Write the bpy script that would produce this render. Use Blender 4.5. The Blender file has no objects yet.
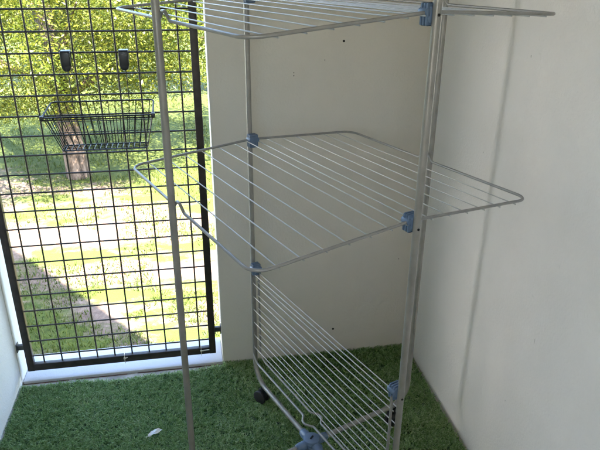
import bpy, bmesh, math, random
import numpy as np
from mathutils import Vector, Matrix, noise
rng = np.random.default_rng(7)
random.seed(7)
S = bpy.context.scene
COL = S.collection
V = Vector
# ------------------------------------------------------------------ helpers
def tag(o, label=None, cat=None, group=None, kind=None):
    if label: o['label'] = label
    if cat: o['category'] = cat
    if group: o['group'] = group
    if kind: o['kind'] = kind
    return o
def empty(name, loc=(0, 0, 0)):
    o = bpy.data.objects.new(name, None); o.location = loc; o.empty_display_size = .05
    COL.objects.link(o); return o
def obj(name, bm, mat, parent=None, smooth=True, origin=None):
    me = bpy.data.meshes.new(name)
    if origin is not None: bmesh.ops.translate(bm, verts=bm.verts, vec=-V(origin))
    bmesh.ops.recalc_face_normals(bm, faces=bm.faces)
    bm.to_mesh(me); bm.free()
    if smooth:
        for p in me.polygons: p.use_smooth = True
        try: me.set_sharp_from_angle(angle=math.radians(40))
        except Exception: pass
    me.materials.append(mat)
    o = bpy.data.objects.new(name, me); COL.objects.link(o)
    if origin is not None: o.location = origin
    if parent is not None:
        o.parent = parent
        o.matrix_parent_inverse = world(parent).inverted()
    return o
def world(o):
    m = Matrix.LocRotScale(o.location, o.rotation_euler, o.scale)
    if o.parent: m = world(o.parent) @ o.matrix_parent_inverse @ m
    return m
def box(bm, lo, hi, bev=0.0, seg=2, M=None):
    r = bmesh.ops.create_cube(bm, size=1)
    lo, hi = V(lo), V(hi)
    vs = r['verts']
    for v in vs: v.co = V([(lo[i] + hi[i]) / 2 + v.co[i] * (hi[i] - lo[i]) for i in range(3)])
    es = list({e for v in vs for e in v.link_edges})
    if bev > 0:
        rr = bmesh.ops.bevel(bm, geom=es, offset=bev, segments=seg, profile=.5, affect='EDGES')
        vs = list({v for f in rr['faces'] for v in f.verts} | {v for v in vs if v.is_valid})
    if M is not None: bmesh.ops.transform(bm, matrix=M, verts=[v for v in vs if v.is_valid])
def round_path(pts, r, n=7, closed=False):
    """polyline with every inner corner rounded; r may be a list"""
    pts = [V(p) for p in pts]; out = []; N = len(pts)
    for i, p in enumerate(pts):
        ri = r[i] if isinstance(r, (list, tuple)) else r
        if (not closed and i in (0, N - 1)) or ri <= 0: out.append(p); continue
        a, b = (pts[i - 1] - p), (pts[(i + 1) % N] - p)
        la, lb = a.length, b.length; a.normalize(); b.normalize()
        ang = a.angle(b)
        if ang > math.pi - .02: out.append(p); continue
        d = min(ri / math.tan(ang / 2), la * .49, lb * .49)
        rr = d * math.tan(ang / 2)
        c = p + (a + b).normalized() * (rr / math.sin(ang / 2))
        s, e = p + a * d - c, p + b * d - c
        w = s.angle(e)
        for k in range(n + 1):
            t = k / n
            out.append(c + (s * math.sin((1 - t) * w) + e * math.sin(t * w)) / max(math.sin(w), 1e-6))
    return out
def tube(bm, pts, r, seg=12, cap=True, closed=False):
    pts = [V(p) for p in pts]; N = len(pts)
    T = []
    for i in range(N):
        if closed: t = pts[(i + 1) % N] - pts[i - 1]
        else: t = pts[min(i + 1, N - 1)] - pts[max(i - 1, 0)]
        T.append(t.normalized())
    u = T[0].orthogonal().normalized(); rings = []
    for i in range(N):
        u = (u - T[i] * u.dot(T[i])).normalized(); w = T[i].cross(u)
        rad = r[i] if isinstance(r, (list, tuple)) else r
        rings.append([bm.verts.new(pts[i] + (u * math.cos(2 * math.pi * k / seg) + w * math.sin(2 * math.pi * k / seg)) * rad) for k in range(seg)])
    for i in range(N if closed else N - 1):
        A, B = rings[i], rings[(i + 1) % N]
        off = 0
        if closed and i == N - 1:
            off = min(range(seg), key=lambda o: (A[0].co - B[o].co).length)
        for k in range(seg):
            bm.faces.new((A[k], A[(k + 1) % seg], B[(k + 1 + off) % seg], B[(k + off) % seg]))
    if cap and not closed:
        bm.faces.new(rings[0][::-1]); bm.faces.new(rings[-1])
def cyl(bm, a, b, r, seg=20, bev=0.0):
    a, b = V(a), V(b); d = (b - a).normalized()
    if bev > 0: tube(bm, [a, a, a + d * bev * .3, a + d * bev, b - d * bev, b - d * bev * .3, b, b][1:-1], [r - bev, r - bev * .3, r, r, r - bev * .3, r - bev], seg)
    else: tube(bm, [a, b], r, seg)
def np_mesh(name, verts, faces_flat, nper, mat, parent=None, smooth=False):
    me = bpy.data.meshes.new(name)
    me.vertices.add(len(verts)); me.vertices.foreach_set('co', np.asarray(verts, np.float32).ravel())
    nf = len(faces_flat) // nper
    me.loops.add(len(faces_flat)); me.loops.foreach_set('vertex_index', np.asarray(faces_flat, np.int32))
    me.polygons.add(nf)
    me.polygons.foreach_set('loop_start', np.arange(0, nf * nper, nper, dtype=np.int32))
    me.update(calc_edges=True); me.validate()
    if smooth:
        me.polygons.foreach_set('use_smooth', np.ones(nf, bool))
    me.materials.append(mat)
    o = bpy.data.objects.new(name, me); COL.objects.link(o)
    if parent is not None:
        o.parent = parent; o.matrix_parent_inverse = world(parent).inverted()
    return o
# ------------------------------------------------------------------ materials
def new_mat(name):
    m = bpy.data.materials.new(name); m.use_nodes = True
    nt = m.node_tree; b = nt.nodes['Principled BSDF']
    return m, nt, b
def N(nt, t, **kw):
    n = nt.nodes.new(t)
    for k, v in kw.items():
        if k in n.inputs: n.inputs[k].default_value = v
        else: setattr(n, k, v)
    return n
def ramp(nt, fac, stops):
    r = nt.nodes.new('ShaderNodeValToRGB'); e = r.color_ramp.elements
    while len(e) < len(stops): e.new(.5)
    for i, (p, c) in enumerate(stops):
        e[i].position = p; e[i].color = (*c, 1) if len(c) == 3 else c
    nt.links.new(fac, r.inputs[0]); return r.outputs[0]
def simple(name, col, rough=.5, metal=0, var=.12, scale=30, bump=0, bscale=200):
    m, nt, b = new_mat(name)
    tc = N(nt, 'ShaderNodeTexCoord')
    n = N(nt, 'ShaderNodeTexNoise', Scale=scale, Detail=4.0); nt.links.new(tc.outputs['Object'], n.inputs['Vector'])
    lo = [c * (1 - var) for c in col]; hi = [min(1, c * (1 + var)) for c in col]
    nt.links.new(ramp(nt, n.outputs['Fac'], [(.3, lo), (.7, hi)]), b.inputs['Base Color'])
    b.inputs['Roughness'].default_value = rough; b.inputs['Metallic'].default_value = metal
    if bump:
        n2 = N(nt, 'ShaderNodeTexNoise', Scale=bscale, Detail=3.0); nt.links.new(tc.outputs['Object'], n2.inputs['Vector'])
        bp = N(nt, 'ShaderNodeBump', Strength=bump, Distance=.002); nt.links.new(n2.outputs['Fac'], bp.inputs['Height'])
        nt.links.new(bp.outputs['Normal'], b.inputs['Normal'])
    return m
def plaster(name, col, smudge):
    m, nt, b = new_mat(name); tc = N(nt, 'ShaderNodeTexCoord')
    n1 = N(nt, 'ShaderNodeTexNoise', Scale=1.7, Detail=6.0, Roughness=.65); nt.links.new(tc.outputs['Object'], n1.inputs['Vector'])
    base = ramp(nt, n1.outputs['Fac'], [(.3, [c * .93 for c in col]), (.5, col), (.75, [min(.9, c * 1.03) for c in col])])
    # small grey scuffs
    n2 = N(nt, 'ShaderNodeTexNoise', Scale=23.0, Detail=8.0, Roughness=.75); nt.links.new(tc.outputs['Object'], n2.inputs['Vector'])
    fac = ramp(nt, n2.outputs['Fac'], [(.66, (0, 0, 0)), (.80, (smudge,) * 3)])
    mx = N(nt, 'ShaderNodeMixRGB'); mx.inputs[2].default_value = (.36, .35, .33, 1)
    nt.links.new(fac, mx.inputs[0]); nt.links.new(base, mx.inputs[1]); nt.links.new(mx.outputs[0], b.inputs['Base Color'])
    # trowel relief: long soft waves and fine grain
    n3 = N(nt, 'ShaderNodeTexNoise', Scale=140.0, Detail=5.0); n4 = N(nt, 'ShaderNodeTexNoise', Scale=9.0, Detail=3.0, Distortion=.6)
    mp = N(nt, 'ShaderNodeMapping'); mp.inputs['Scale'].default_value = (1, 1, .45)
    nt.links.new(tc.outputs['Object'], mp.inputs['Vector'])
    nt.links.new(tc.outputs['Object'], n3.inputs['Vector']); nt.links.new(mp.outputs['Vector'], n4.inputs['Vector'])
    b1 = N(nt, 'ShaderNodeBump', Strength=.8, Distance=.0016); nt.links.new(n3.outputs['Fac'], b1.inputs['Height'])
    b2 = N(nt, 'ShaderNodeBump', Strength=.12, Distance=.0015); nt.links.new(n4.outputs['Fac'], b2.inputs['Height'])
    nt.links.new(b1.outputs['Normal'], b2.inputs['Normal']); nt.links.new(b2.outputs['Normal'], b.inputs['Normal'])
    b.inputs['Roughness'].default_value = .75
    b.inputs['Specular IOR Level'].default_value = .3
    return m
M = {}
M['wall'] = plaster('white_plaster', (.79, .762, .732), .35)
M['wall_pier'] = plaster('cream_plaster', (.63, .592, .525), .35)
M['sill'] = plaster('painted_sill', (.52, .52, .53), .5)
M['concrete'] = simple('bare_concrete', (.42, .39, .35), .9, 0, .25, 18, .6, 90)
M['facade'] = simple('facade_render', (.6, .58, .53), .9, 0, .1, 3, .3, 60)
M['ceiling'] = simple('ceiling_paint', (.80, .76, .70), .8, 0, .03, 3)
M['gate'] = simple('gate_paint', (.040, .032, .027), .45, .2, .3, 40, .2, 300)
M['bracket'] = simple('bracket_steel', (.09, .09, .09), .5, .6, .3, 60)
M['black'] = simple('black_plastic', (.012, .013, .016), .38, 0, .25, 50)
M['blackwire'] = simple('black_wire', (.02, .02, .022), .4, .2, .3, 60)
M['rubber'] = simple('black_rubber', (.012, .012, .012), .7, 0, .3, 60)
M['tube'] = simple('grey_lacquered_tube', (.28, .27, .25), .38, .35, .14, 25)
M['rim'] = simple('grey_rod', (.29, .285, .275), .40, .35, .1, 40)
M['wire'] = simple('pale_grey_wire', (.45, .45, .44), .38, .25, .08, 40)
M['blue'] = simple('blue_grey_plastic', (.105, .16, .25), .42, 0, .10, 40)
M['scuff'] = simple('grey_scuff', (.52, .50, .475), .9, 0, .2, 300)
M['hole'] = simple('dark_hole', (.008, .007, .006), .9, 0, .3, 60)
M['tie'] = simple('pale_cable_tie', (.70, .66, .55), .5, 0, .1, 60)
M['crack'] = simple('rusty_gap', (.10, .045, .035), .95, 0, .4, 60)
M['feather'] = simple('white_feather', (.72, .74, .76), .8, 0, .12, 160)
def leafmat(name, stops, trans=.5, rough=.45, perx=.9):
    m, nt, b = new_mat(name)
    g = N(nt, 'ShaderNodeNewGeometry')
    tc = N(nt, 'ShaderNodeTexCoord'); n = N(nt, 'ShaderNodeTexNoise', Scale=perx, Detail=3.0)
    nt.links.new(tc.outputs['Object'], n.inputs['Vector'])
    a = N(nt, 'ShaderNodeMath', operation='MULTIPLY'); a.inputs[1].default_value = .55
    nt.links.new(g.outputs['Random Per Island'], a.inputs[0])
    c = N(nt, 'ShaderNodeMath', operation='MULTIPLY_ADD'); c.inputs[1].default_value = .55
    nt.links.new(n.outputs['Fac'], c.inputs[0]); nt.links.new(a.outputs[0], c.inputs[2])
    col = ramp(nt, c.outputs[0], stops)
    nt.links.new(col, b.inputs['Base Color']); b.inputs['Roughness'].default_value = rough
    if trans:
        t = N(nt, 'ShaderNodeBsdfTranslucent'); nt.links.new(col, t.inputs['Color'])
        mx = N(nt, 'ShaderNodeMixShader'); mx.inputs[0].default_value = trans
        nt.links.new(b.outputs[0], mx.inputs[1]); nt.links.new(t.outputs[0], mx.inputs[2])
        nt.links.new(mx.outputs[0], nt.nodes['Material Output'].inputs['Surface'])
    return m
M['turf'] = leafmat('turf_blades', [(.12, (.055, .125, .030)), (.42, (.20, .345, .115)), (.70, (.37, .53, .25)), (.92, (.58, .66, .42))], .48, .22, 3.0)
M['turf_back'] = simple('turf_backing', (.05, .09, .04), .95, 0, .4, 60)
M['leaf'] = leafmat('tree_leaf', [(.15, (.040, .070, .008)), (.45, (.085, .112, .009)), (.85, (.150, .152, .018))], .5, .45, .7)
M['leaf_far'] = leafmat('far_tree_leaf', [(.15, (.04, .07, .008)), (.5, (.075, .108, .011)), (.9, (.13, .14, .02))], .4, .5, .5)
M['grass'] = leafmat('lawn_blade', [(.15, (.028, .052, .005)), (.5, (.056, .082, .006)), (.9, (.10, .11, .014))], .35, .6, .6)
def bark():
    m, nt, b = new_mat('pale_bark'); tc = N(nt, 'ShaderNodeTexCoord')
    mp = N(nt, 'ShaderNodeMapping'); mp.inputs['Scale'].default_value = (1, 1, .25); nt.links.new(tc.outputs['Object'], mp.inputs['Vector'])
    n = N(nt, 'ShaderNodeTexNoise', Scale=11.0, Detail=8.0, Roughness=.7); nt.links.new(mp.outputs['Vector'], n.inputs['Vector'])
    nt.links.new(ramp(nt, n.outputs['Fac'], [(.38, (.035, .023, .016)), (.5, (.105, .07, .05)), (.64, (.22, .158, .122))]), b.inputs['Base Color'])
    bp = N(nt, 'ShaderNodeBump', Strength=.9, Distance=.05); nt.links.new(n.outputs['Fac'], bp.inputs['Height']); nt.links.new(bp.outputs['Normal'], b.inputs['Normal'])
    b.inputs['Roughness'].default_value = .9
    return m
M['bark'] = bark()
# ------------------------------------------------------------------ camera (solved from the picture)
F_PX, PITCH, YAW, ROLL, CAMH = 600.4, .4126, .1844, .009, 1.5
def camera():
    cp, sp, cy, sy = math.cos(PITCH), math.sin(PITCH), math.cos(YAW), math.sin(YAW)
    fwd = V((sy * cp, cy * cp, -sp)); r = V((cy, -sy, 0)); u = r.cross(fwd)
    c, s = math.cos(ROLL), math.sin(ROLL); r, u = c * r + s * u, c * u - s * r
    cd = bpy.data.cameras.new('camera'); cd.sensor_width = 36; cd.lens = 36 * F_PX / 600
    cd.clip_start = .02; cd.clip_end = 3000
    o = bpy.data.objects.new('camera', cd); COL.objects.link(o)
    o.matrix_world = Matrix(((r.x, u.x, -fwd.x, 0), (r.y, u.y, -fwd.y, 0), (r.z, u.z, -fwd.z, CAMH), (0, 0, 0, 1)))
    S.camera = o
camera()
# ------------------------------------------------------------------ the balcony shell
XL, XR, XP, YB, TH, CEIL, YBK = -.7033, .8455, .0666, 2.0318, .17, 2.45, -1.15
GND = -2.7
bm = bmesh.new(); box(bm, (XL, YBK, -.12), (XR, YB, 0))
tag(obj('floor', bm, M['concrete'], smooth=False), kind='structure')
bm = bmesh.new(); box(bm, (XL, YBK, CEIL), (XR, YB, CEIL + .12))
tag(obj('ceiling', bm, M['ceiling'], smooth=False), kind='structure')
bm = bmesh.new(); box(bm, (XR, YBK - .2, -.12), (XR + .12, YB + TH, CEIL + .12))
rwall = obj('plaster_wall', bm, M['wall'], smooth=False)
tag(rwall, 'long white plaster wall on the right of the grass carpet, with a soft vertical shadow', 'wall')
bm = bmesh.new(); box(bm, (XL - .12, YBK - .12, -.12), (XL, YB, CEIL + .12))
tag(obj('plaster_wall', bm, M['wall'], smooth=False), 'bluish white plaster wall at the left edge beside the gate', 'wall')
for (y, z, h, wd) in ((1.33, .03, .012, .004), (1.585, .99, .005, .004), (1.41, 1.29, .006, .005), (1.26, .34, .004, .004), (1.18, .60, .016, .003), (1.05, .21, .005, .006), (1.62, .33, .004, .003)):
    bm = bmesh.new()
    ring = [bm.verts.new((XR - .0006, y + wd * .5 * math.cos(k * .7) * (1 + .4 * math.sin(k * 2.3 + y * 9)), z + h * .5 * math.sin(k * .7) * (1 + .3 * math.cos(k * 1.7 + y)))) for k in range(9)]
    bm.faces.new(ring); obj('scuff_mark', bm, M['scuff'], rwall, smooth=False)
# end wall: pier, lintel and left stub round the gate opening
ew = empty('plaster_wall', (.456, YB, 0))
tag(ew, 'shaded beige end wall behind the drying rack, with two dark screw holes', 'wall')
LINT = 2.25
bm = bmesh.new()
box(bm, (XP, YB, -.12), (XR - .001, YB + TH, LINT), .004, 2)
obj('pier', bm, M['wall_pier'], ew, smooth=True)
bm = bmesh.new()
box(bm, (XL, YB, LINT), (XR - .001, YB + TH, CEIL + .12))
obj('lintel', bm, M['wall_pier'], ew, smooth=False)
bm = bmesh.new(); box(bm, (XL - .12, YB + .0005, -.12), (XL + .002, YB + TH, CEIL + .12), .003)
obj('jamb', bm, M['wall'], ew)
for x, z, r in ((.523, 1.259, .0042), (.521, .119, .0042), (.353, 1.148, .0018), (.353, 1.158, .0016), (.459, 1.198, .0015), (.78, .42, .0015)):
    bm = bmesh.new(); cyl(bm, (x, YB - .0012, z), (x, YB + .004, z), r, 14)
    obj('screw_hole', bm, M['hole'], ew)
# rear wall behind the photographer, with an opening added to let in fill light
bm = bmesh.new()
WX0, WX1, WZ0, WZ1 = -.64, -.18, 1.25, 2.2
for lo, hi in (((XL, -.12), (XR, WZ0)), ((XL, WZ1), (XR, CEIL + .12)), ((XL, WZ0), (WX0, WZ1)), ((WX1, WZ0), (XR, WZ1))):
    box(bm, (lo[0], YBK - .12, lo[1]), (hi[0], YBK, hi[1]))
tag(obj('plaster_wall', bm, M['wall'], smooth=False), 'white plaster wall behind the photographer, with an opening added for fill light', 'wall')
# sill of the opening
bm = bmesh.new(); box(bm, (XL + .003, YB + .004, -.12), (XP - .001, YB + TH + .012, .010), .004)
tag(obj('door_sill', bm, M['sill']), 'white painted sill under the black grid gate', 'sill')
bm = bmesh.new()
xs = np.linspace(XL + .004, XP - .002, 60)
for i in range(len(xs) - 1):
    if .50 < i / 59 < .545 or .22 < i / 59 < .25: continue
    z = .0012; w0 = .0028 * (.6 + .8 * noise.noise(V((xs[i] * 14, 0, 0))) ** 2 + .3); w1 = .0028 * (.6 + .8 * noise.noise(V((xs[i + 1] * 14, 0, 0))) ** 2 + .3)
    j0, j1 = .0016 * noise.noise(V((xs[i] * 20, 3, 0))), .0016 * noise.noise(V((xs[i + 1] * 20, 3, 0)))
    vs = [bm.verts.new(p) for p in ((xs[i], YB - .002 + j0 - w0, z), (xs[i + 1], YB - .002 + j1 - w1, z), (xs[i + 1], YB - .001 + j1 + w1 * .6, z), (xs[i], YB - .001 + j0 + w0 * .6, z))]
    bm.faces.new(vs)
tag(obj('floor_gap', bm, M['crack'], smooth=False), kind='structure')
# ------------------------------------------------------------------ artificial grass
def turf():
    x0, x1, y0 = XL + .004, XR - .012, YBK + .01
    def yend(x): return np.where(x < XP, YB - .030 + .008 * np.sin(x * 9 + 1) + .005 * np.sin(x * 23), YB - .004)
    bm = bmesh.new()
    gx = np.linspace(x0, x1, 40); rows = []
    for x in gx:
        rows.append([bm.verts.new((x, y0, .004)), bm.verts.new((x, float(yend(np.array(x))) - .003, .004))])
    for i in range(len(gx) - 1): bm.faces.new((rows[i][0], rows[i + 1][0], rows[i + 1][1], rows[i][1]))
    back = tag(obj('turf_mat', bm, M['turf_back'], smooth=False), kind='structure')
    parts = []
    for (ya, yb_, dens) in ((.95, YB, 165000), (.2, .95, 30000), (y0, .2, 6000)):
        n = int((x1 - x0) * (yb_ - ya) * dens)
        # blades come in tufts on stitched rows
        nt_ = n // 7
        tx, ty = rng.uniform(x0, x1, nt_), rng.uniform(ya, yb_, nt_)
        x = np.repeat(tx, 7) + rng.normal(0, .0035, nt_ * 7); y = np.repeat(ty, 7) + rng.normal(0, .0035, nt_ * 7)
        k = (y < yend(x)) & (x > x0) & (x < x1); parts.append((x[k], y[k]))
    x = np.concatenate([p[0] for p in parts]); y = np.concatenate([p[1] for p in parts]); n = len(x)
    h = rng.uniform(.008, .0155, n) * (1 - .15 * np.array([noise.noise(V((a * 7, b * 7, 0))) for a, b in zip(x, y)]))
    # the pile leans in patches
    la = np.array([noise.noise(V((a * 5, b * 5, 4))) for a, b in zip(x, y)]) * 1.6 + rng.normal(0, 1.5, n) - 1.2
    lean = rng.uniform(.35, 1.5, n) * h
    w = rng.uniform(.0008, .0017, n)
    dx, dy = np.cos(la), np.sin(la); sx, sy = -np.sin(la + rng.normal(0, .6, n)), np.cos(la + rng.normal(0, .6, n))
    P = np.zeros((n, 5, 3))
    z0 = np.full(n, .004)
    for q, (t, wd) in enumerate(((0, 1), (0, -1), (.6, .8), (.6, -.8))):
        P[:, q, 0] = x + dx * lean * t * t + sx * w * wd; P[:, q, 1] = y + dy * lean * t * t + sy * w * wd
        P[:, q, 2] = z0 + h * (t * (1.25 - .25 * t))
    P[:, 4, 0] = x + dx * lean; P[:, 4, 1] = y + dy * lean; P[:, 4, 2] = z0 + h * .93
    P[:, :, 0] = np.clip(P[:, :, 0], XL + .001, XR - .002); P[:, :, 1] = np.where(P[:, :, 0] > XP, np.minimum(P[:, :, 1], YB - .001), P[:, :, 1])
    idx = np.arange(n)[:, None] * 5
    tri = np.concatenate([idx + np.array([[0, 1, 3]]), idx + np.array([[0, 3, 2]]), idx + np.array([[2, 3, 4]])], 1).ravel()
    tag(np_mesh('artificial_grass', P.reshape(-1, 3), tri, 3, M['turf']), kind='stuff',
        label='dark green artificial grass carpet covering the balcony floor', cat='artificial grass')
turf()
# ------------------------------------------------------------------ gate
def gate():
    xl, xr, zb, zt, y = -.6765, .0407, .0497, 2.17, 2.0518
    t = .0105
    g = empty('metal_gate', ((xl + xr) / 2, y, zb))
    tag(g, 'black metal gate with a square wire grid, closing the opening at the balcony end', 'gate')
    w = .026
    bm = bmesh.new()
    box(bm, (xl, y - t, zb), (xl + w, y + t, zt), .002); box(bm, (xr - w, y - t, zb), (xr, y + t, zt), .002)
    box(bm, (xl + w - .001, y - t + .0006, zb + .0004), (xr - w + .001, y + t - .0006, zb + w + .004), .002)
    box(bm, (xl + w - .001, y - t + .0006, zt - w), (xr - w + .001, y + t - .0006, zt - .0004), .002)
    obj('gate_frame', bm, M['gate'], g)
    bm = bmesh.new(); c = .0657
    k = -3
    while -.4172 + k * c < xr - w:
        x = -.4172 + k * c; j = random.uniform(-.0012, .0012)
        if x > xl + w: tube(bm, [(x, y + .0026, zb + .02), (x + j, y + .0026, 1.0), (x, y + .0026, zt - .02)], .0030, 8)
        k += 1
    k = 0
    while .1149 + k * c < zt - w:
        z = .1149 + k * c; j = random.uniform(-.0012, .0012)
        tube(bm, [(xl + .02, y - .0026, z), ((xl + xr) / 2, y - .0026, z + j), (xr - .02, y - .0026, z)], .0030, 8); k += 1
    obj('wire_grid', bm, M['gate'], g)
    for (xa, xb, z) in ((XL + .0025, xl + .003, .158), (xr - .003, XP - .001, .158), (XL + .0025, xl + .003, 1.95), (xr - .003, XP - .001, 1.95)):
        bm = bmesh.new(); box(bm, (xa, y - .008, z - .010), (xb, y + .008, z + .010), .002)
        box(bm, (xa if xa < -.5 else xb - .004, y - .013, z - .017), (xa + .004 if xa < -.5 else xb, y + .013, z + .017), .001)
        obj('bracket', bm, M['bracket'], g)
    # pale tie wraps on the bottom rail
    for i, (x, lab) in enumerate(((-.018, 'pale cable tie with a loose tail on the gate rail, behind the near pole'), (-.315, 'short pale cable tie half way along the bottom rail of the gate'))):
        bm = bmesh.new(); z0 = zb + .012
        hh, dd = .0195, t + .0022
        zc = zb + w / 2 + .002
        tube(bm, round_path([(x, y - dd, zc - hh), (x, y - dd, zc + hh), (x, y + dd, zc + hh), (x, y + dd, zc - hh)], .004, 4, closed=True), .0013, 6, closed=True)
        box(bm, (x - .0035, y - dd - .004, zc + .002), (x + .0035, y - dd + .0012, zc + .009), .001)
        if i == 0: tube(bm, [(x + .002, y - dd - .002, zc + .006), (x + .018, y - dd - .006, zc + .010), (x + .032, y - dd - .014, zc + .016)], [.0022, .002, .0014], 6)
        else: tube(bm, [(x + .002, y - dd - .002, zc + .006), (x + .012, y - dd - .005, zc + .012)], [.002, .0014], 6)
        tag(obj('cable_tie', bm, M['tie'], origin=(x, y, zc)), lab, 'cable tie', 'cable ties on the gate rail')
gate()
# ------------------------------------------------------------------ wire basket hooked on the gate
def basket():
    yr, yf = 2.031, 1.938
    zr, zf, zbt = 1.082, 1.053, .940
    b = empty('wire_basket', (-.285, 1.985, zbt))
    tag(b, 'black wire basket hanging by two hooks on the grid of the gate', 'basket')
    xa, xb = -.452, -.116; xa2, xb2 = -.410, -.144
    bm = bmesh.new()
    rear = [(xb, yr, zr), (xa + .016, yr, zr)]; front = [(xa, yf, zf), (xb, yf, zf)]
    tube(bm, round_path(rear + front, .012, 4, closed=True), .0027, 8, closed=True)
    tube(bm, [(xa + .004, yf - .002, zf - .007), (xb - .004, yf - .002, zf - .007)], .0022, 8)
    for x in (xa, xb): 
        box(bm, (x - .006, yf - .006, zf - .010), (x + .006, yf + .010, zf + .006), .003)
    obj('rim', bm, M['blackwire'], b)
    bm = bmesh.new(); r = .0015
    yb1, yb2 = yr - .004, yf + .022
    n = 15
    for i in range(n):
        t = (i + .5) / n; xt = xa + (xb - xa) * t; xo = xa2 + (xb2 - xa2) * t
        tube(bm, round_path([(xt, yr, zr), (xo, yb1, zbt), (xo, yb2, zbt), (xt, yf, zf)], .006, 3), r, 6)
    for j in range(4):
        t = (j + .5) / 4; yt = yr + (yf - yr) * t; zt_ = zr + (zf - zr) * t; yo = yb1 + (yb2 - yb1) * t
        tube(bm, round_path([(xa, yt, zt_), (xa2, yo, zbt), (xb2, yo, zbt), (xb, yt, zt_)], .006, 3), r, 6)
    loop = [(xa2, yb1, zbt), (xb2, yb1, zbt), (xb2, yb2, zbt), (xa2, yb2, zbt)]
    tube(bm, round_path(loop, .008, 3, closed=True), .002, 6, closed=True)
    m = .45
    mid = [(xa + (xa2 - xa) * m, yr + (yb1 - yr) * m, zr + (zbt - zr) * m), (xb + (xb2 - xb) * m, yr + (yb1 - yr) * m, zr + (zbt - zr) * m),
           (xb + (xb2 - xb) * m, yf + (yb2 - yf) * m, zf + (zbt - zf) * m), (xa + (xa2 - xa) * m, yf + (yb2 - yf) * m, zf + (zbt - zf) * m)]
    tube(bm, round_path(mid, .008, 3, closed=True), .0014, 6, closed=True)
    obj('wire_grid', bm, M['blackwire'], b)
    for x in (-.374, -.197):
        zb_ = .1149 + 17 * .0657; yb_ = 2.0518 - .0026
        bm = bmesh.new()
        tube(bm, [(x + .003, 2.036, zb_ - .045), (x + .004, yr, zr)], .0016, 8)
        h = obj('hook', bm, M['blackwire'], b)
        bm = bmesh.new()
        box(bm, (x - .0155, 2.030, zb_ - .042), (x + .0155, 2.0395, zb_ + .006), .0040, 3)
        # rounded lower end, strap over the bar
        cyl(bm, (x, 2.0302, zb_ - .041), (x, 2.0393, zb_ - .041), .0145, 24, .003)
        box(bm, (x - .0150, 2.032, zb_ + .0035), (x + .0150, 2.066, zb_ + .0085), .002)
        box(bm, (x - .0150, 2.060, zb_ - .022), (x + .0150, 2.0655, zb_ + .006), .002)
        obj('pad', bm, M['black'], h)
basket()
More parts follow.
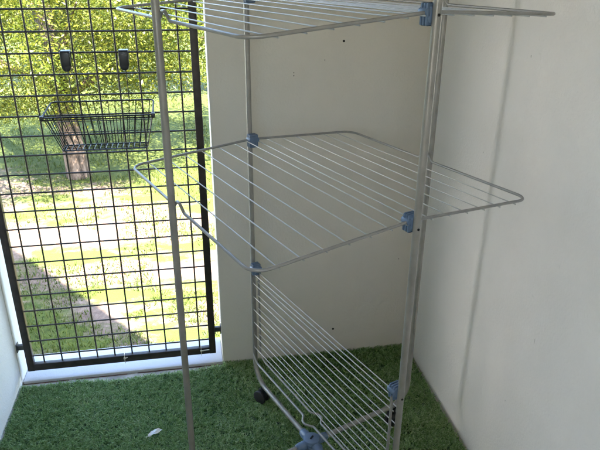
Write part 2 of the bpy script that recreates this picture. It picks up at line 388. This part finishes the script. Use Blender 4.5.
# ------------------------------------------------------------------ drying rack
THR = .3685
E1 = V((math.cos(THR), math.sin(THR), 0)); E2 = V((math.sin(THR), -math.cos(THR), 0)); EZ = V((0, 0, 1))
CR = V((.3162, 1.457, 0)); B_, LP, Q_, B2 = .3863, .3977, .3959, .3707
TOP = 1.63; ZB = .085
def W(a, b, z): return CR + E1 * a + E2 * b + EZ * z
def rack():
    rk = empty('drying_rack', CR)
    tag(rk, 'grey metal tower drying rack with wire wings and blue joints, standing on the artificial grass', 'drying rack')
    # two U frames crossing at the hub
    R = .0082
    def uframe(f, l, r, rad):
        bm = bmesh.new()
        tube(bm, round_path([f(-l, TOP), f(-l, ZB), f(-.02, ZB)], .075, 12), rad, 20)
        tube(bm, round_path([f(.02, ZB), f(r, ZB), f(r, TOP)], .075, 12), rad, 20)
        o = obj('upright_frame', bm, M['tube'], rk)
        for s in (-l, r):
            bm = bmesh.new(); p = f(s, TOP); cyl(bm, p - EZ * .01, p + EZ * .012, rad + .002, 20, .003)
            obj('end_cap', bm, M['blue'], o)
        return o
    fA = uframe(lambda s, z: W(0, s, z), B_, B_, R)
    fB = uframe(lambda s, z: W(s, 0, z), LP, Q_, R + .0005)
    # dark rivets on the uprights near the clips
    for z in (1.4179 - .004, .9984 - .012, .5518 - .012):
        for s in (-1, 1):
            p = W(0, s * B_, z); d = (V((0, 0, 1.5)) - p); d.z = 0
            d = E2 * s
            bm = bmesh.new(); dd = (-E1 * .75 + E2 * s * .6).normalized()
            if s > 0: dd = (E2 * .9 - E1 * .2).normalized()
            cyl(bm, p + dd * (R - .002), p + dd * (R + .0008), .0028, 12)
            obj('rivet', bm, M['hole'], fA)
    # hub
    bm = bmesh.new()
    c = W(0, 0, ZB)
    cyl(bm, c - EZ * .022, c + EZ * .020, .027, 28, .006)
    for d in (E1, -E1, E2, -E2):
        tube(bm, [c + d * .012, c + d * .046, c + d * .050, c + d * .056, c + d * .058], [.0155, .0150, .0128, .0128, .0105], 18)
    box(bm, (-.03, -.006, -.019), (.03, .006, .005), .003, 2, Matrix.Translation(c) @ Matrix.Rotation(THR + .8, 4, 'Z'))
    hub = obj('hub', bm, M['blue'], rk)
    bm = bmesh.new(); p = c + (E2 * .62 + E1 * .1) * .058
    cyl(bm, p - EZ * .012, p + EZ * .012, .0105, 20, .003); obj('knob', bm, M['blue'], hub)
    bm = bmesh.new(); p = c + EZ * .0195
    box(bm, (-.008, -.0028, 0), (.008, .0028, .0022), .0006, 1, Matrix.Translation(p) @ Matrix.Rotation(THR + .5, 4, 'Z')); obj('slot', bm, M['hole'], hub)
    # casters
    for (a, b) in ((0, -(B_ - .055)), (0, B_ - .055), (-(LP - .055), 0), (Q_ - .055, 0)):
        p = W(a, b, 0); d = E2 if a == 0 else E1; s = V((-d.y, d.x, 0))
        bm = bmesh.new()
        cyl(bm, p + EZ * .060, p + EZ * (ZB - R + .001), .008, 16)
        box(bm, (-.016, -.0045, .034), (.014, .0045, .066), .003, 2, Matrix.Translation(p) @ Matrix.Rotation(math.atan2(d.y, d.x) + .35, 4, 'Z'))
        ca = obj('caster', bm, M['black'], rk)
        s2 = Matrix.Rotation(.35, 3, 'Z') @ s
        q = p - (Matrix.Rotation(.35, 3, 'Z') @ d) * .006
        for k in (-1, 1):
            bm = bmesh.new(); cyl(bm, q + s2 * (k * .005) + EZ * .034, q + s2 * (k * .018) + EZ * .034, .0262, 28, .004)
            obj('wheel', bm, M['rubber'], ca)
    # hinge clips
    def clip(h, s):
        p = W(0, s * B_, h); inn = -E2 * s
        mt = Matrix((( E1.x, inn.x, 0, p.x), (E1.y, inn.y, 0, p.y), (0, 0, 1, p.z), (0, 0, 0, 1)))
        bm = bmesh.new()
        box(bm, (-.0105, .0065, -.021), (.0105, .034, .013), .007, 3, mt)        # knuckle
        for k in (-1, 0, 1):
            box(bm, (-.0145 , .0175 + k * .0075, -.0245), (.0145, .0215 + k * .0075, .0165), .0035, 2, mt)
        for k in (-1, 1):
            cyl(bm, p + E1 * k * .0095 + inn * .0085, p + E1 * k * .0095 + inn * .0335, .0082, 16, .002)
        cl = obj('hinge_clip', bm, M['blue'], rk)
    # wings
    def wing(h, side, ln, drop, hang):
        n0 = .0105
        if hang:
            out = -EZ; up = E1 * side; base = W(side * .0135, 0, h - .004)
        else:
            out = (E1 * side * ln - EZ * drop).normalized(); up = out.cross(E2 * -side).normalized()
            if up.z < 0: up = -up
            base = W(0, 0, h)
        def P(o, b, u=0): return base + out * o + E2 * b + up * u
        k = .017
        pts = [P(n0, -B2), P(ln, -B2), P(ln, -.030), P(ln, -.008, k), P(ln, .008, k), P(ln, .030), P(ln, B2), P(n0, B2)]
        bm = bmesh.new()
        tube(bm, round_path(pts, [0, .038, .010, .010, .010, .010, .038, 0], 7), .0036, 12)
        w = obj('wing', bm, M['rim'], rk)
        sp = ln / 7.05
        for i in range(1, 8):
            o = ln - sp * i
            if o < n0 + .003: o = n0 + .006
            bm = bmesh.new(); e = B2 + .0042
            j = [random.uniform(-.0012, .0012) for _ in range(3)]
            tube(bm, [P(o, -e, -.0050), P(o + j[0] * .3, -B2, -.0050), P(o + j[1], -.12, -.0050 + j[2] * .6), P(o - j[0], .14, -.0050 - j[1] * .6), P(o, B2, -.0050), P(o, e, -.0050)], .00145, 8)
            obj('wire', bm, M['wire'], w)
    for h, dl, dr, hang in ((1.4179, .028, .0163, False), (.9984, .026, .0248, False), (.5518, 0, 0, True)):
        for s in (-1, 1): clip(h, s)
        wing(h, -1, .370 if hang else .3815, dl, hang); wing(h, 1, .370 if hang else .3790, dr, hang)
rack()
# ------------------------------------------------------------------ feather on the grass
def feather():
    bm = bmesh.new(); p = V((-.19, 1.652, .0235)); a = math.radians(-32)
    ax = V((math.cos(a + .9), math.sin(a + .9), .12)).normalized(); sd = V((-ax.y, ax.x, .25)).normalized()
    n = 14; L = .048
    for side in (1, -1):
        prev = None
        for i in range(n + 1):
            t = i / n; c = p + ax * (t - .5) * L + V((0, 0, .005 * math.sin(t * 3.1)))
            wd = (.010 if side > 0 else .006) * math.sin(math.pi * min(1, t * .9 + .1)) ** .7 * (.72 + .5 * random.random()) + .0006
            e = c + sd * side * wd + V((0, 0, .0035 * math.sin(t * 9 + side))) + ax * .004
            cur = (bm.verts.new(c + V((0, 0, .0006))), bm.verts.new(e))
            if prev: bm.faces.new((prev[0], cur[0], cur[1], prev[1]))
            prev = cur
    tube(bm, [p + ax * (t - .5) * L * 1.15 + V((0, 0, .005 * math.sin(max(0, t) * 3.1))) for t in np.linspace(-.05, 1, 8)], .0007, 6)
    tag(obj('feather', bm, M['feather'], smooth=False, origin=p), 'small white feather lying on the artificial grass left of the near pole', 'feather')
feather()
# ------------------------------------------------------------------ outside: ground, lawn, trees, house
def ground():
    m, nt, b = new_mat('lawn_and_dry_earth'); tc = N(nt, 'ShaderNodeTexCoord')
    L = nt.links.new
    mp = N(nt, 'ShaderNodeMapping'); mp.inputs['Rotation'].default_value = (0, 0, math.radians(28)); mp.inputs['Scale'].default_value = (.55, 1.5, 1)
    L(tc.outputs['Object'], mp.inputs['Vector'])
    n1 = N(nt, 'ShaderNodeTexNoise', Scale=.95, Detail=5.0, Roughness=.62); L(mp.outputs['Vector'], n1.inputs['Vector'])
    n2 = N(nt, 'ShaderNodeTexNoise', Scale=9.0, Detail=6.0, Roughness=.7); L(tc.outputs['Object'], n2.inputs['Vector'])
    grass = ramp(nt, n2.outputs['Fac'], [(.3, (.032, .052, .004)), (.55, (.060, .082, .005)), (.75, (.092, .100, .008))])
    dirt = ramp(nt, n2.outputs['Fac'], [(.3, (.085, .056, .042)), (.55, (.15, .104, .08)), (.75, (.23, .178, .143))])
    sep = N(nt, 'ShaderNodeSeparateXYZ'); L(tc.outputs['Object'], sep.inputs[0])
    # the bare strip runs between the house and the tree
    w = N(nt, 'ShaderNodeMath', operation='MULTIPLY_ADD'); w.inputs[1].default_value = .62; L(sep.outputs['X'], w.inputs[0]); L(sep.outputs['Y'], w.inputs[2])
    band = ramp(nt, N_map(nt, w.outputs[0], 4.0, 14.0), [(0, (.30,) * 3), (.22, (.45,) * 3), (.40, (.515,) * 3), (.62, (.50,) * 3), (.76, (.30,) * 3), (1, (.18,) * 3)])
    a = N(nt, 'ShaderNodeMath', operation='ADD'); L(n1.outputs['Fac'], a.inputs[0]); L(band, a.inputs[1])
    a2 = N(nt, 'ShaderNodeMath', operation='MULTIPLY_ADD'); a2.inputs[1].default_value = .22; L(n2.outputs['Fac'], a2.inputs[0]); L(a.outputs[0], a2.inputs[2])
    dd = N(nt, 'ShaderNodeVectorMath', operation='DOT_PRODUCT'); dd.inputs[1].default_value = (.8, .6, 0); L(tc.outputs['Object'], dd.inputs[0])
    worn = ramp(nt, N_map(nt, dd.outputs['Value'], 2.0, 4.0), [(0, (0, 0, 0)), (.36, (.0, .0, .0)), (.50, (.13, .13, .13)), (.60, (.13, .13, .13)), (.70, (0, 0, 0))])
    a3 = N(nt, 'ShaderNodeMath', operation='ADD'); L(a2.outputs[0], a3.inputs[0]); L(worn, a3.inputs[1]); a2 = a3
    f = ramp(nt, a2.outputs[0], [(0, (0, 0, 0)), (1, (1, 1, 1))])
    # ramp positions are clamped to 0..1, so shift
    s = N(nt, 'ShaderNodeMapRange'); s.inputs['From Min'].default_value = 1.02; s.inputs['From Max'].default_value = 1.14; L(a2.outputs[0], s.inputs['Value'])
    nt.nodes.remove(f.node)
    mx = N(nt, 'ShaderNodeMixRGB'); L(s.outputs['Result'], mx.inputs[0]); L(grass, mx.inputs[1]); L(dirt, mx.inputs[2])
    L(mx.outputs[0], b.inputs['Base Color']); b.inputs['Roughness'].default_value = .95
    bp = N(nt, 'ShaderNodeBump', Strength=.8, Distance=.06); L(n2.outputs['Fac'], bp.inputs['Height']); L(bp.outputs['Normal'], b.inputs['Normal'])
    bm = bmesh.new()
    bmesh.ops.create_grid(bm, x_segments=4, y_segments=4, size=900)
    bmesh.ops.translate(bm, verts=bm.verts, vec=(0, 0, GND))
    tag(obj('ground', bm, m, smooth=False), kind='structure')
def N_map(nt, sock, lo, hi):
    r = N(nt, 'ShaderNodeMapRange'); r.inputs['From Min'].default_value = lo; r.inputs['From Max'].default_value = hi
    nt.links.new(sock, r.inputs['Value']); return r.outputs['Result']
ground()
def lawn():
    n = 52000
    # seen wedge beyond the gate
    y = 4.5 + (rng.random(n) ** 1.25) * 17; x = -.27 * y + rng.uniform(-1, 1, n) * (.26 * y + .6)
    c = np.array([noise.noise(V((a * .8, b * .8, 0))) + .5 * noise.noise(V((a * 3, b * 3, 5))) for a, b in zip(x, y)])
    w = y + .62 * x
    bare = (w > 6.0) & (w < 10.8)
    keep = (c > -.25) & (~bare | (c > .08)); x, y = x[keep], y[keep]; n = len(x)
    h = rng.uniform(.035, .10, n); la = rng.uniform(0, 6.283, n); ln = h * rng.uniform(.2, .9, n); wd = rng.uniform(.004, .010, n)
    sa = la + 1.57 + rng.normal(0, .5, n)
    P = np.zeros((n, 3, 3))
    P[:, 0] = np.stack([x + np.cos(sa) * wd, y + np.sin(sa) * wd, np.full(n, GND)], 1); P[:, 1] = np.stack([x - np.cos(sa) * wd, y - np.sin(sa) * wd, np.full(n, GND)], 1)
    P[:, 2] = np.stack([x + np.cos(la) * ln, y + np.sin(la) * ln, GND + h], 1)
    tag(np_mesh('lawn_grass', P.reshape(-1, 3), np.arange(n * 3), 3, M['grass']), kind='stuff', label='patchy sunlit lawn grass below the gate', cat='grass')
lawn()
def leaves(clumps, per, spread, size, mat, parent, name='crown', r=rng):
    cs = np.repeat(np.asarray(clumps), per, 0); n = len(cs)
    p = cs + r.normal(0, 1, (n, 3)) * np.array([spread, spread, spread * .6])
    d = r.normal(0, 1, (n, 3)); d /= np.linalg.norm(d, axis=1)[:, None]
    nr = r.normal(0, 1, (n, 3)) + np.array([0, 0, 1.1]); nr /= np.linalg.norm(nr, axis=1)[:, None]
    s = np.cross(nr, d); s /= np.linalg.norm(s, axis=1)[:, None]; d = np.cross(s, nr)
    L = size * r.uniform(.6, 1.3, n)[:, None]; Wd = L * r.uniform(.28, .42, n)[:, None]
    P = np.stack([p - d * L, p + s * Wd - nr * L * .15, p + d * L - nr * L * .25, p - s * Wd - nr * L * .15], 1)
    return np_mesh(name, P.reshape(-1, 3), np.arange(n * 4), 4, mat, parent)
def tree(name, base, trunk_pts, radii, limbs, clumps, per, spread, size, mat, label, group=None):
    t = empty(name, base); tag(t, label, 'tree', group)
    bm = bmesh.new()
    tp = []
    for i in range(len(trunk_pts) - 1):
        a, b = V(trunk_pts[i]), V(trunk_pts[i + 1])
        for k in range(6):
            q = k / 6; p = a.lerp(b, q); rr = radii[i] + (radii[i + 1] - radii[i]) * q
            tp.append((p + V((noise.noise(p * 1.3), noise.noise(p * 1.3 + V((9, 0, 0))), 0)) * .05, rr * (1 + .10 * noise.noise(p * 2.1))))
    tp.append((V(trunk_pts[-1]), radii[-1]))
    tube(bm, [p for p, _ in tp], [r for _, r in tp], 16)
    tk = obj('trunk', bm, M['bark'], t)
    for pts, r0 in limbs:
        bm = bmesh.new(); pp = round_path(pts, .5, 5); tube(bm, pp, [r0 * (1 - .8 * i / (len(pp) - 1)) for i in range(len(pp))], 10)
        obj('limb', bm, M['bark'], tk)
    leaves(clumps, per, spread, size, mat, t)
def crown_clumps(c, rx, ry, rz, n, zlo, zhi, holes=.0, seed=1):
    g = np.random.default_rng(seed); out = []
    while len(out) < n:
        u = g.normal(0, 1, 3); u /= np.linalg.norm(u); u *= g.random() ** .4
        p = np.array(c) + u * np.array([rx, ry, rz])
        if not (zlo < p[2] < zhi): continue
        if noise.noise(V(p * .75) + V((seed, 0, 0))) < holes: continue
        out.append(p)
    return out
# main tree
bx, by = -2.42, 12.75
cl = crown_clumps((-2.2, 12.9, 2.4), 4.9, 4.4, 3.9, 560, -1.25, 1.4, -.02, 3) + crown_clumps((-2.2, 13.2, 3.2), 4.6, 4.2, 3.2, 150, 1.4, 6.2, -.08, 4)
tree('broadleaf_tree', (bx, by, GND), [(bx + .04, by, GND - .1), (bx, by, GND + .35), (bx - .08, by + .02, GND + 1.3), (bx - .2, by + .1, GND + 2.6), (bx - .1, by + .2, GND + 4.4)],
     [.275, .235, .20, .165, .10],
     [([(bx - .1, by, GND + 1.6), (bx + .9, by - .5, GND + 2.3), (bx + 2.4, by - .9, GND + 3.0)], .085),
      ([(bx - .12, by, GND + 1.9), (bx - 1.2, by - .4, GND + 2.5), (bx - 2.6, by - .3, GND + 3.4)], .08),
      ([(bx - .15, by, GND + 2.2), (bx + .3, by - 1.2, GND + 2.9), (bx + .8, by - 2.4, GND + 3.6)], .07),
      ([(bx - .15, by, GND + 2.5), (bx - .7, by + 1.3, GND + 3.4), (bx - 1.0, by + 2.6, GND + 4.3)], .07)],
     cl, 235, .22, .038, M['leaf'], 'low crowned leafy tree with a pale trunk standing in the lawn behind the wire basket')
far = [((3.5, 13.6), 3.0, 'leafy green tree standing close by at the right, mostly hidden by the beige wall', 14), ((.9, 21.5), 2.6, 'bushy green tree behind the lawn at the right side of the gate', 11), ((-4.4, 24.5), 3.4, 'bushy green tree farther back behind the pale trunk', 12), ((-9.6, 23.0), 3.4, 'bushy green tree beyond the lawn at the left side of the gate', 13)]
for (x, y), r, lab, sd in far:
    cl = crown_clumps((x, y, .9), r * 1.15, r, 3.2, 210, -2.2, 4.2, -.2, sd)
    tree('broadleaf_tree', (x, y, GND), [(x, y, GND - .1), (x + .1, y, GND + 1.2), (x, y, GND + 3.6)], [.22, .17, .09],
         [([(x, y, GND + 1.2), (x + .8, y - .4, GND + 2.3), (x + 1.6, y - .5, GND + 3.4)], .07), ([(x, y, GND + 1.4), (x - .8, y - .2, GND + 2.4), (x - 1.5, y + .3, GND + 3.6)], .07)],
         cl, 110, .34, .075, M['leaf_far'], lab, 'trees beyond the lawn')
# the house this balcony belongs to: keeps the gate in shade and throws the shadow on the lawn
def house():
    h = empty('apartment_building', (0, -3, GND))
    tag(h, 'pale apartment building around the balcony that throws its shadow on the lawn', 'building')
    xa, xb, ya, yf, zt = -4.0, 2.40, YBK - .12, YB + TH, 8.7
    o = .0
    def part(name, boxes):
        bm = bmesh.new()
        for lo, hi in boxes: box(bm, lo, hi)
        obj(name, bm, M['facade'], h, smooth=False)
    part('lower_storey', [((xa, ya, GND - .05), (xb, yf - .002, -.121))])
    part('upper_storeys', [((xa, ya, CEIL + .121), (xb, yf - .002, zt))])
    part('wall', [((XR + .121, ya, -.12), (xb, yf - .001, CEIL + .12))])
    part('wall', [((xa, ya, -.12), (XL - .121, yf - .001, CEIL + .12))])
house()
def reflector_house():
    # unseen white house, added to throw reflected sunlight onto the right wall
    h = empty('house', (-10.5, 6.8, GND)); h.rotation_euler = (0, 0, math.radians(-22))
    tag(h, 'white house added out of view to the left to reflect sunlight onto the right wall', 'house')
    Mw = world(h)
    def part(name, mat, boxes, parent=None, T=None):
        bm = bmesh.new()
        for lo, hi in boxes: box(bm, lo, hi)
        bmesh.ops.transform(bm, matrix=Mw, verts=bm.verts)
        return obj(name, bm, mat, parent or h, smooth=False)
    part('wall', M['white_render'], [((-6, -3.6, -.1), (0, 3.6, 8.2))])
    bm = bmesh.new()
    vs = [bm.verts.new(p) for p in ((-6.4, -4.0, 8.2), (.4, -4.0, 8.2), (-3, -4.0, 10.2), (-6.4, 4.0, 8.2), (.4, 4.0, 8.2), (-3, 4.0, 10.2))]
    for f in ((0, 1, 2), (3, 5, 4), (0, 3, 4, 1), (1, 4, 5, 2), (0, 2, 5, 3)): bm.faces.new([vs[i] for i in f])
    bmesh.ops.transform(bm, matrix=Mw, verts=bm.verts); obj('roof', bm, M['roof'], h, smooth=False)
    for z in (1.0, 3.7, 6.3):
        for y in (-2.1, 2.1):
            f = part('window', M['white_render'], [((.001, y - .55, z), (.05, y + .55, z + .06)), ((.001, y - .55, z + 1.24), (.05, y + .55, z + 1.3)), ((.001, y - .55, z + .061), (.05, y - .49, z + 1.239)), ((.001, y + .49, z + .061), (.05, y + .55, z + 1.239))])
            part('pane', M['glass'], [((.002, y - .489, z + .062), (.02, y + .489, z + 1.238))], f)
M['white_render'] = simple('white_render', (.80, .80, .79), .9, 0, .04, 2, .3, 60)
M['roof'] = simple('clay_tiles', (.26, .10, .06), .85, 0, .3, 6, .5, 30)
M['glass'] = simple('dark_window_glass', (.02, .025, .03), .08, 0, .2, 2)
reflector_house()
# ------------------------------------------------------------------ light
EL = math.radians(50); AZ_TO = math.atan2(.8, -.6)      # light travels towards (-.6, .8)
to_sun = V((.6 * math.cos(EL), -.8 * math.cos(EL), math.sin(EL)))
sd = bpy.data.lights.new('sun', 'SUN'); sd.energy = 4.5; sd.angle = math.radians(.53); sd.color = (1, .92, .79)
so = bpy.data.objects.new('sun', sd); COL.objects.link(so); so.rotation_euler = to_sun.to_track_quat('Z', 'Y').to_euler(); so.location = (6, -8, 14)
w = bpy.data.worlds.new('World'); S.world = w; w.use_nodes = True; nt = w.node_tree
sk = nt.nodes.new('ShaderNodeTexSky'); sk.sky_type = 'NISHITA'; sk.sun_disc = False; sk.sun_elevation = EL
sk.sun_rotation = math.atan2(to_sun.x, to_sun.y); sk.altitude = 100; sk.air_density = 1.0; sk.dust_density = 1.0; sk.ozone_density = 1.0
bg = nt.nodes['Background']; bg.inputs['Strength'].default_value = .13; nt.links.new(sk.outputs[0], bg.inputs[0])
S.view_settings.view_transform = 'Standard'; S.view_settings.look = 'None'; S.view_settings.gamma = 1; S.view_settings.use_curve_mapping = False
S.view_settings.exposure = 3.95
S.render.engine = 'CYCLES'
S.cycles.use_denoising = True; S.cycles.max_bounces = 12; S.cycles.diffuse_bounces = 8; S.cycles.transmission_bounces = 6; S.cycles.sample_clamp_indirect = 8
S.cycles.caustics_reflective = False; S.cycles.caustics_refractive = False
